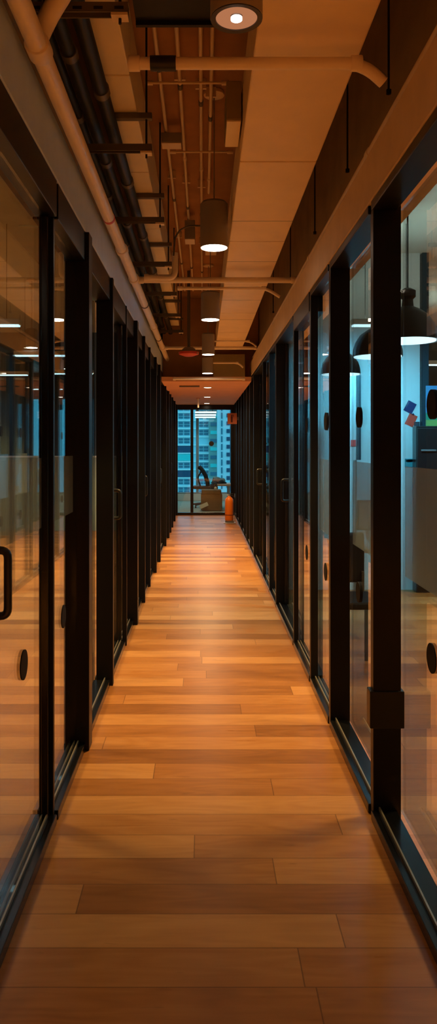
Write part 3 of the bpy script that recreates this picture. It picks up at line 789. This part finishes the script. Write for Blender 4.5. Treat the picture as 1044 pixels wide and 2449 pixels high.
# chair-like dark item seen low behind the third bay
YQ = 4.72
o = thing('office_chair', (.98, YQ, 0), 'black chair with pale back behind the third right bay', 'chair')
MB().box(.86, 1.12, YQ+.0, YQ+.38, .42, .47, .015).build('seat', 'chair', o)
MB().box(.86, 1.10, YQ+.40, YQ+.45, .52, .86, .02).build('backrest', 'chair', o)
for (xx, yy) in ((.88, YQ+.02), (1.10, YQ+.02), (.88, YQ+.36), (1.10, YQ+.36)):
    MB().tube([(xx, yy, .002), (xx, yy, .42)], .012, 8).build('leg', 'chair', o)
MB().box(.87, .885, YQ+.37, YQ+.42, .44, .6).box(1.075, 1.09, YQ+.37, YQ+.42, .44, .6).build('back_bracket', 'strut', o)

# dome pendants
for k, (x, D, lab) in enumerate(((1.165, 4.29, 'dome pendant lamp right of the thick black post, closest in the offices'), (1.17, 5.05, 'dome pendant lamp half hidden behind the thick hinge post'), (1.15, 6.3, 'small dome pendant lamp beyond the second thick post'), (2.35, 6.9, 'dome pendant lamp deeper in the right office, over the cupboard'))):
    z = H+.60
    o = thing('dome_pendant', (x, D, z), lab, 'lamp', 'dome pendants in the right offices')
    r = .165
    prof = [(r-.006, .004), (r, 0), (r*.985, .045), (r*.90, .095), (r*.70, .145), (r*.42, .178), (.034, .195), (.030, .235), (.045, .25), (.045, .285), (.018, .30)]
    MB().lathe((x, D, z), prof, 40).build('shade', 'shade', o, True)
    MB().cyl((x, D, z+.0), r-.008, .006, 'Z', 40).build('diffuser', 'lampcool', o, True)
    MB().tube([(x, D, z+.29), (x, D, 3.38)], .005, 8).build('cord', 'rod', o, True)
    MB().cyl((x, D, 3.389), .055, .022, 'Z', 24, bev=.003).build('ceiling_rose', 'shade', o, True)
    spot('pendant_spot', (x, D, z-.03), 5, 165, .6, COOL)

# cool ceiling strips in the open offices; those on the right are added
def strip(x, y, z, ln, lab, grp, along='X'):
    o = thing('strip_light', (x, y, z), lab, 'lamp', grp)
    hx, hy = (ln/2, .05) if along == 'X' else (.05, ln/2)
    MB().box(x-hx, x+hx, y-hy, y+hy, z+.012, z+.06, .004).build('housing', 'white', o)
    MB().box(x-hx+.01, x+hx-.01, y-hy+.01, y+hy-.01, z, z+.0115).build('diffuser', 'lampcool', o)
    if y == 6.6 and x > 0:
        w_ = spot('added_wall_wash', (x, y-.12, z-.03), 140, 150, .9, (.14, .72, 1.0)); w_.rotation_euler = (math.radians(32), 0, 0)  # added lamp aimed at the white cross wall to brighten it
    else: spot('strip_spot', (x, y, z-.02), 7 if x < 0 else 5, 170, .5, COOL)
    if x > 0:
        area('added_uplight', (x, y, z+.07), 6, hx*1.6, hy*1.6, (.75, .95, .80), (PI, 0, 0))  # added upward light, brightens the right office ceiling
    for q in (-.6, .6):
        MB().tube([(x+hx*q, y, z+.06), (x+hx*q, y, 3.40)], .003, 6).build('wire', 'rod', o)
    return o
n = 0
for (x, y) in ((-1.9, 6.6), (-1.9, 8.8), (-1.9, 11.0), (-2.9, 8.0), (-2.9, 11.2), (-2.9, 14.0), (-4.0, 12.5)):
    strip(x, y, 2.50, .6, 'white strip light hanging in the left offices, %s of its kind from the camera' % ORD[n], 'strip lights in the left offices'); n += 1
n = 0
for (x, y) in ((2.6, 3.2), (2.5, 5.6), (1.6, 6.6), (1.6, 9.2), (3.0, 9.8)):  # strips added to light the right offices
    strip(x, y, 2.50, .6, 'white strip light added in the right offices, %s of its kind from the camera' % ORD[n], 'added strip lights in the right offices'); n += 1
struct(MB().box(-6, -.70, 12.9, 13.0, 0, 1.255).build('wall_partition', 'halfwall'), 'grey half-height wall deep in the left offices', 'wall')
struct(MB().box(-6, -.70, 12.88, 13.02, 1.256, 1.285, .003).build('trim_5', 'white'), 'cap coloured white for the lit top of the left half-height wall', 'trim')  # white stands in for light along the wall top
xx = -5.98; n = 6
for wd, gp in ((.5, .18), (.34, .12), (.55, .25), (.4, .10), (.62, .16), (.30, .22), (.45, .12), (.38, .2), (.5, .0)):
    struct(MB().box(xx, xx+wd, 12.91, 12.99, 1.286, 3.399).build('trim_%d' % n, 'column'), 'dark blue upright panel standing on the left half-height wall', 'panel')
    xx += wd+gp; n += 1

# ------------------------------------------------------------------ towers outside
YT = 250.0
sp = YT/F
def tz_(y): return H+(CY-y)*sp
def tx_(x): return (x-CX)*sp
o = thing('apartment_tower', (tx_(440), YT, -40), 'teal apartment block with white floor lines seen through the far window', 'building')
MB().box(-60, tx_(499), YT, YT+20, -40, 60).build('facade', 'tower', o)
fl = 19.6
rows = [985+fl*k-fl*2 for k in range(13)]
for k, yy in enumerate(rows):
    MB().box(-30, tx_(499), YT-.5, YT-.01, tz_(yy+2.2), tz_(yy)).build('floor_line', 'towerline', o)
    kind = {6: 'towerdark', 7: 'towerteal', 9: 'towerdark', 10: 'x', 12: 'towerdark'}.get(k)
    if kind in ('towerdark', 'towerteal'):
        MB().box(-30, tx_(456), YT-.3, YT-.01, tz_(yy+fl-1), tz_(yy+3)).build('wall_band', kind, o)
    for (a, b) in ((427, 437), (440, 453), (476, 485), (487, 497)):
        if kind in ('towerdark', 'towerteal') and a < 456: continue
        if k == 5 and a > 456: continue
        for (c, d2) in ((4.5, 9.5), (11.5, 16)):
            MB().box(tx_(a), tx_(b), YT-.3, YT-.01, tz_(yy+d2), tz_(yy+c)).build('window', 'towerwin', o)
    for q in range(10):
        xa_ = -30+q*2.1
        if xa_+1.4 < tx_(425):
            MB().box(xa_, xa_+1.5, YT-.3, YT-.01, tz_(yy+16), tz_(yy+5)).build('window', 'towerwin', o) if k in (3, 5, 8) else None
o = thing('apartment_tower', (tx_(509), YT-3, -40), 'slim stair core with teal and grey panels between two towers', 'building')
MB().box(tx_(499), tx_(518), YT-2, YT+15, -40, 60).build('facade', 'towergrey', o)
for k in range(12):
    yy = 952+fl*k
    MB().box(tx_(502.5), tx_(518)-.02, YT-2.4, YT-2.01, tz_(yy+fl*.42), tz_(yy)).build('panel', ('towerteal', 'towerwin')[k % 2], o)
o = thing('apartment_tower', (tx_(540), YT-6, -40), 'pale blue tower with one column of narrow windows', 'building')
MB().box(tx_(518), tx_(548), YT-5, YT+15, -40, 60).build('facade', 'towerpale', o)
for k in range(12):
    yy = 952+18.3*k
    MB().box(tx_(527.3), tx_(530.5), YT-5.3, YT-5.01, tz_(yy+14), tz_(yy)).build('window', 'towerwin', o)
    MB().box(tx_(540), tx_(548)-.05, YT-5.4, YT-5.01, tz_(yy+11), tz_(yy+2)).build('window', 'towerdark', o)
o = thing('apartment_tower', (tx_(640), YT+30, -40), 'dark blue tower behind the pale one, mostly hidden', 'building')
MB().box(tx_(548), 90, YT+4, YT+20, -40, 60).build('facade', 'towerdark', o)
for k in range(6):
    MB().box(tx_(560), tx_(640), YT+3.6, YT+3.99, tz_(960+30*k+10), tz_(960+30*k)).build('window_band', 'tower', o)
struct(MB().box(-150, 150, 60, 400, -41, -40).build('ground', 'towergrey'), 'ground far below outside', 'ground')

# ------------------------------------------------------------------ world
w = bpy.data.worlds.new('dusk'); sc.world = w; w.use_nodes = True
bg = w.node_tree.nodes['Background']; bg.inputs[0].default_value = (.18, .62, .78, 1); bg.inputs[1].default_value = 1.55
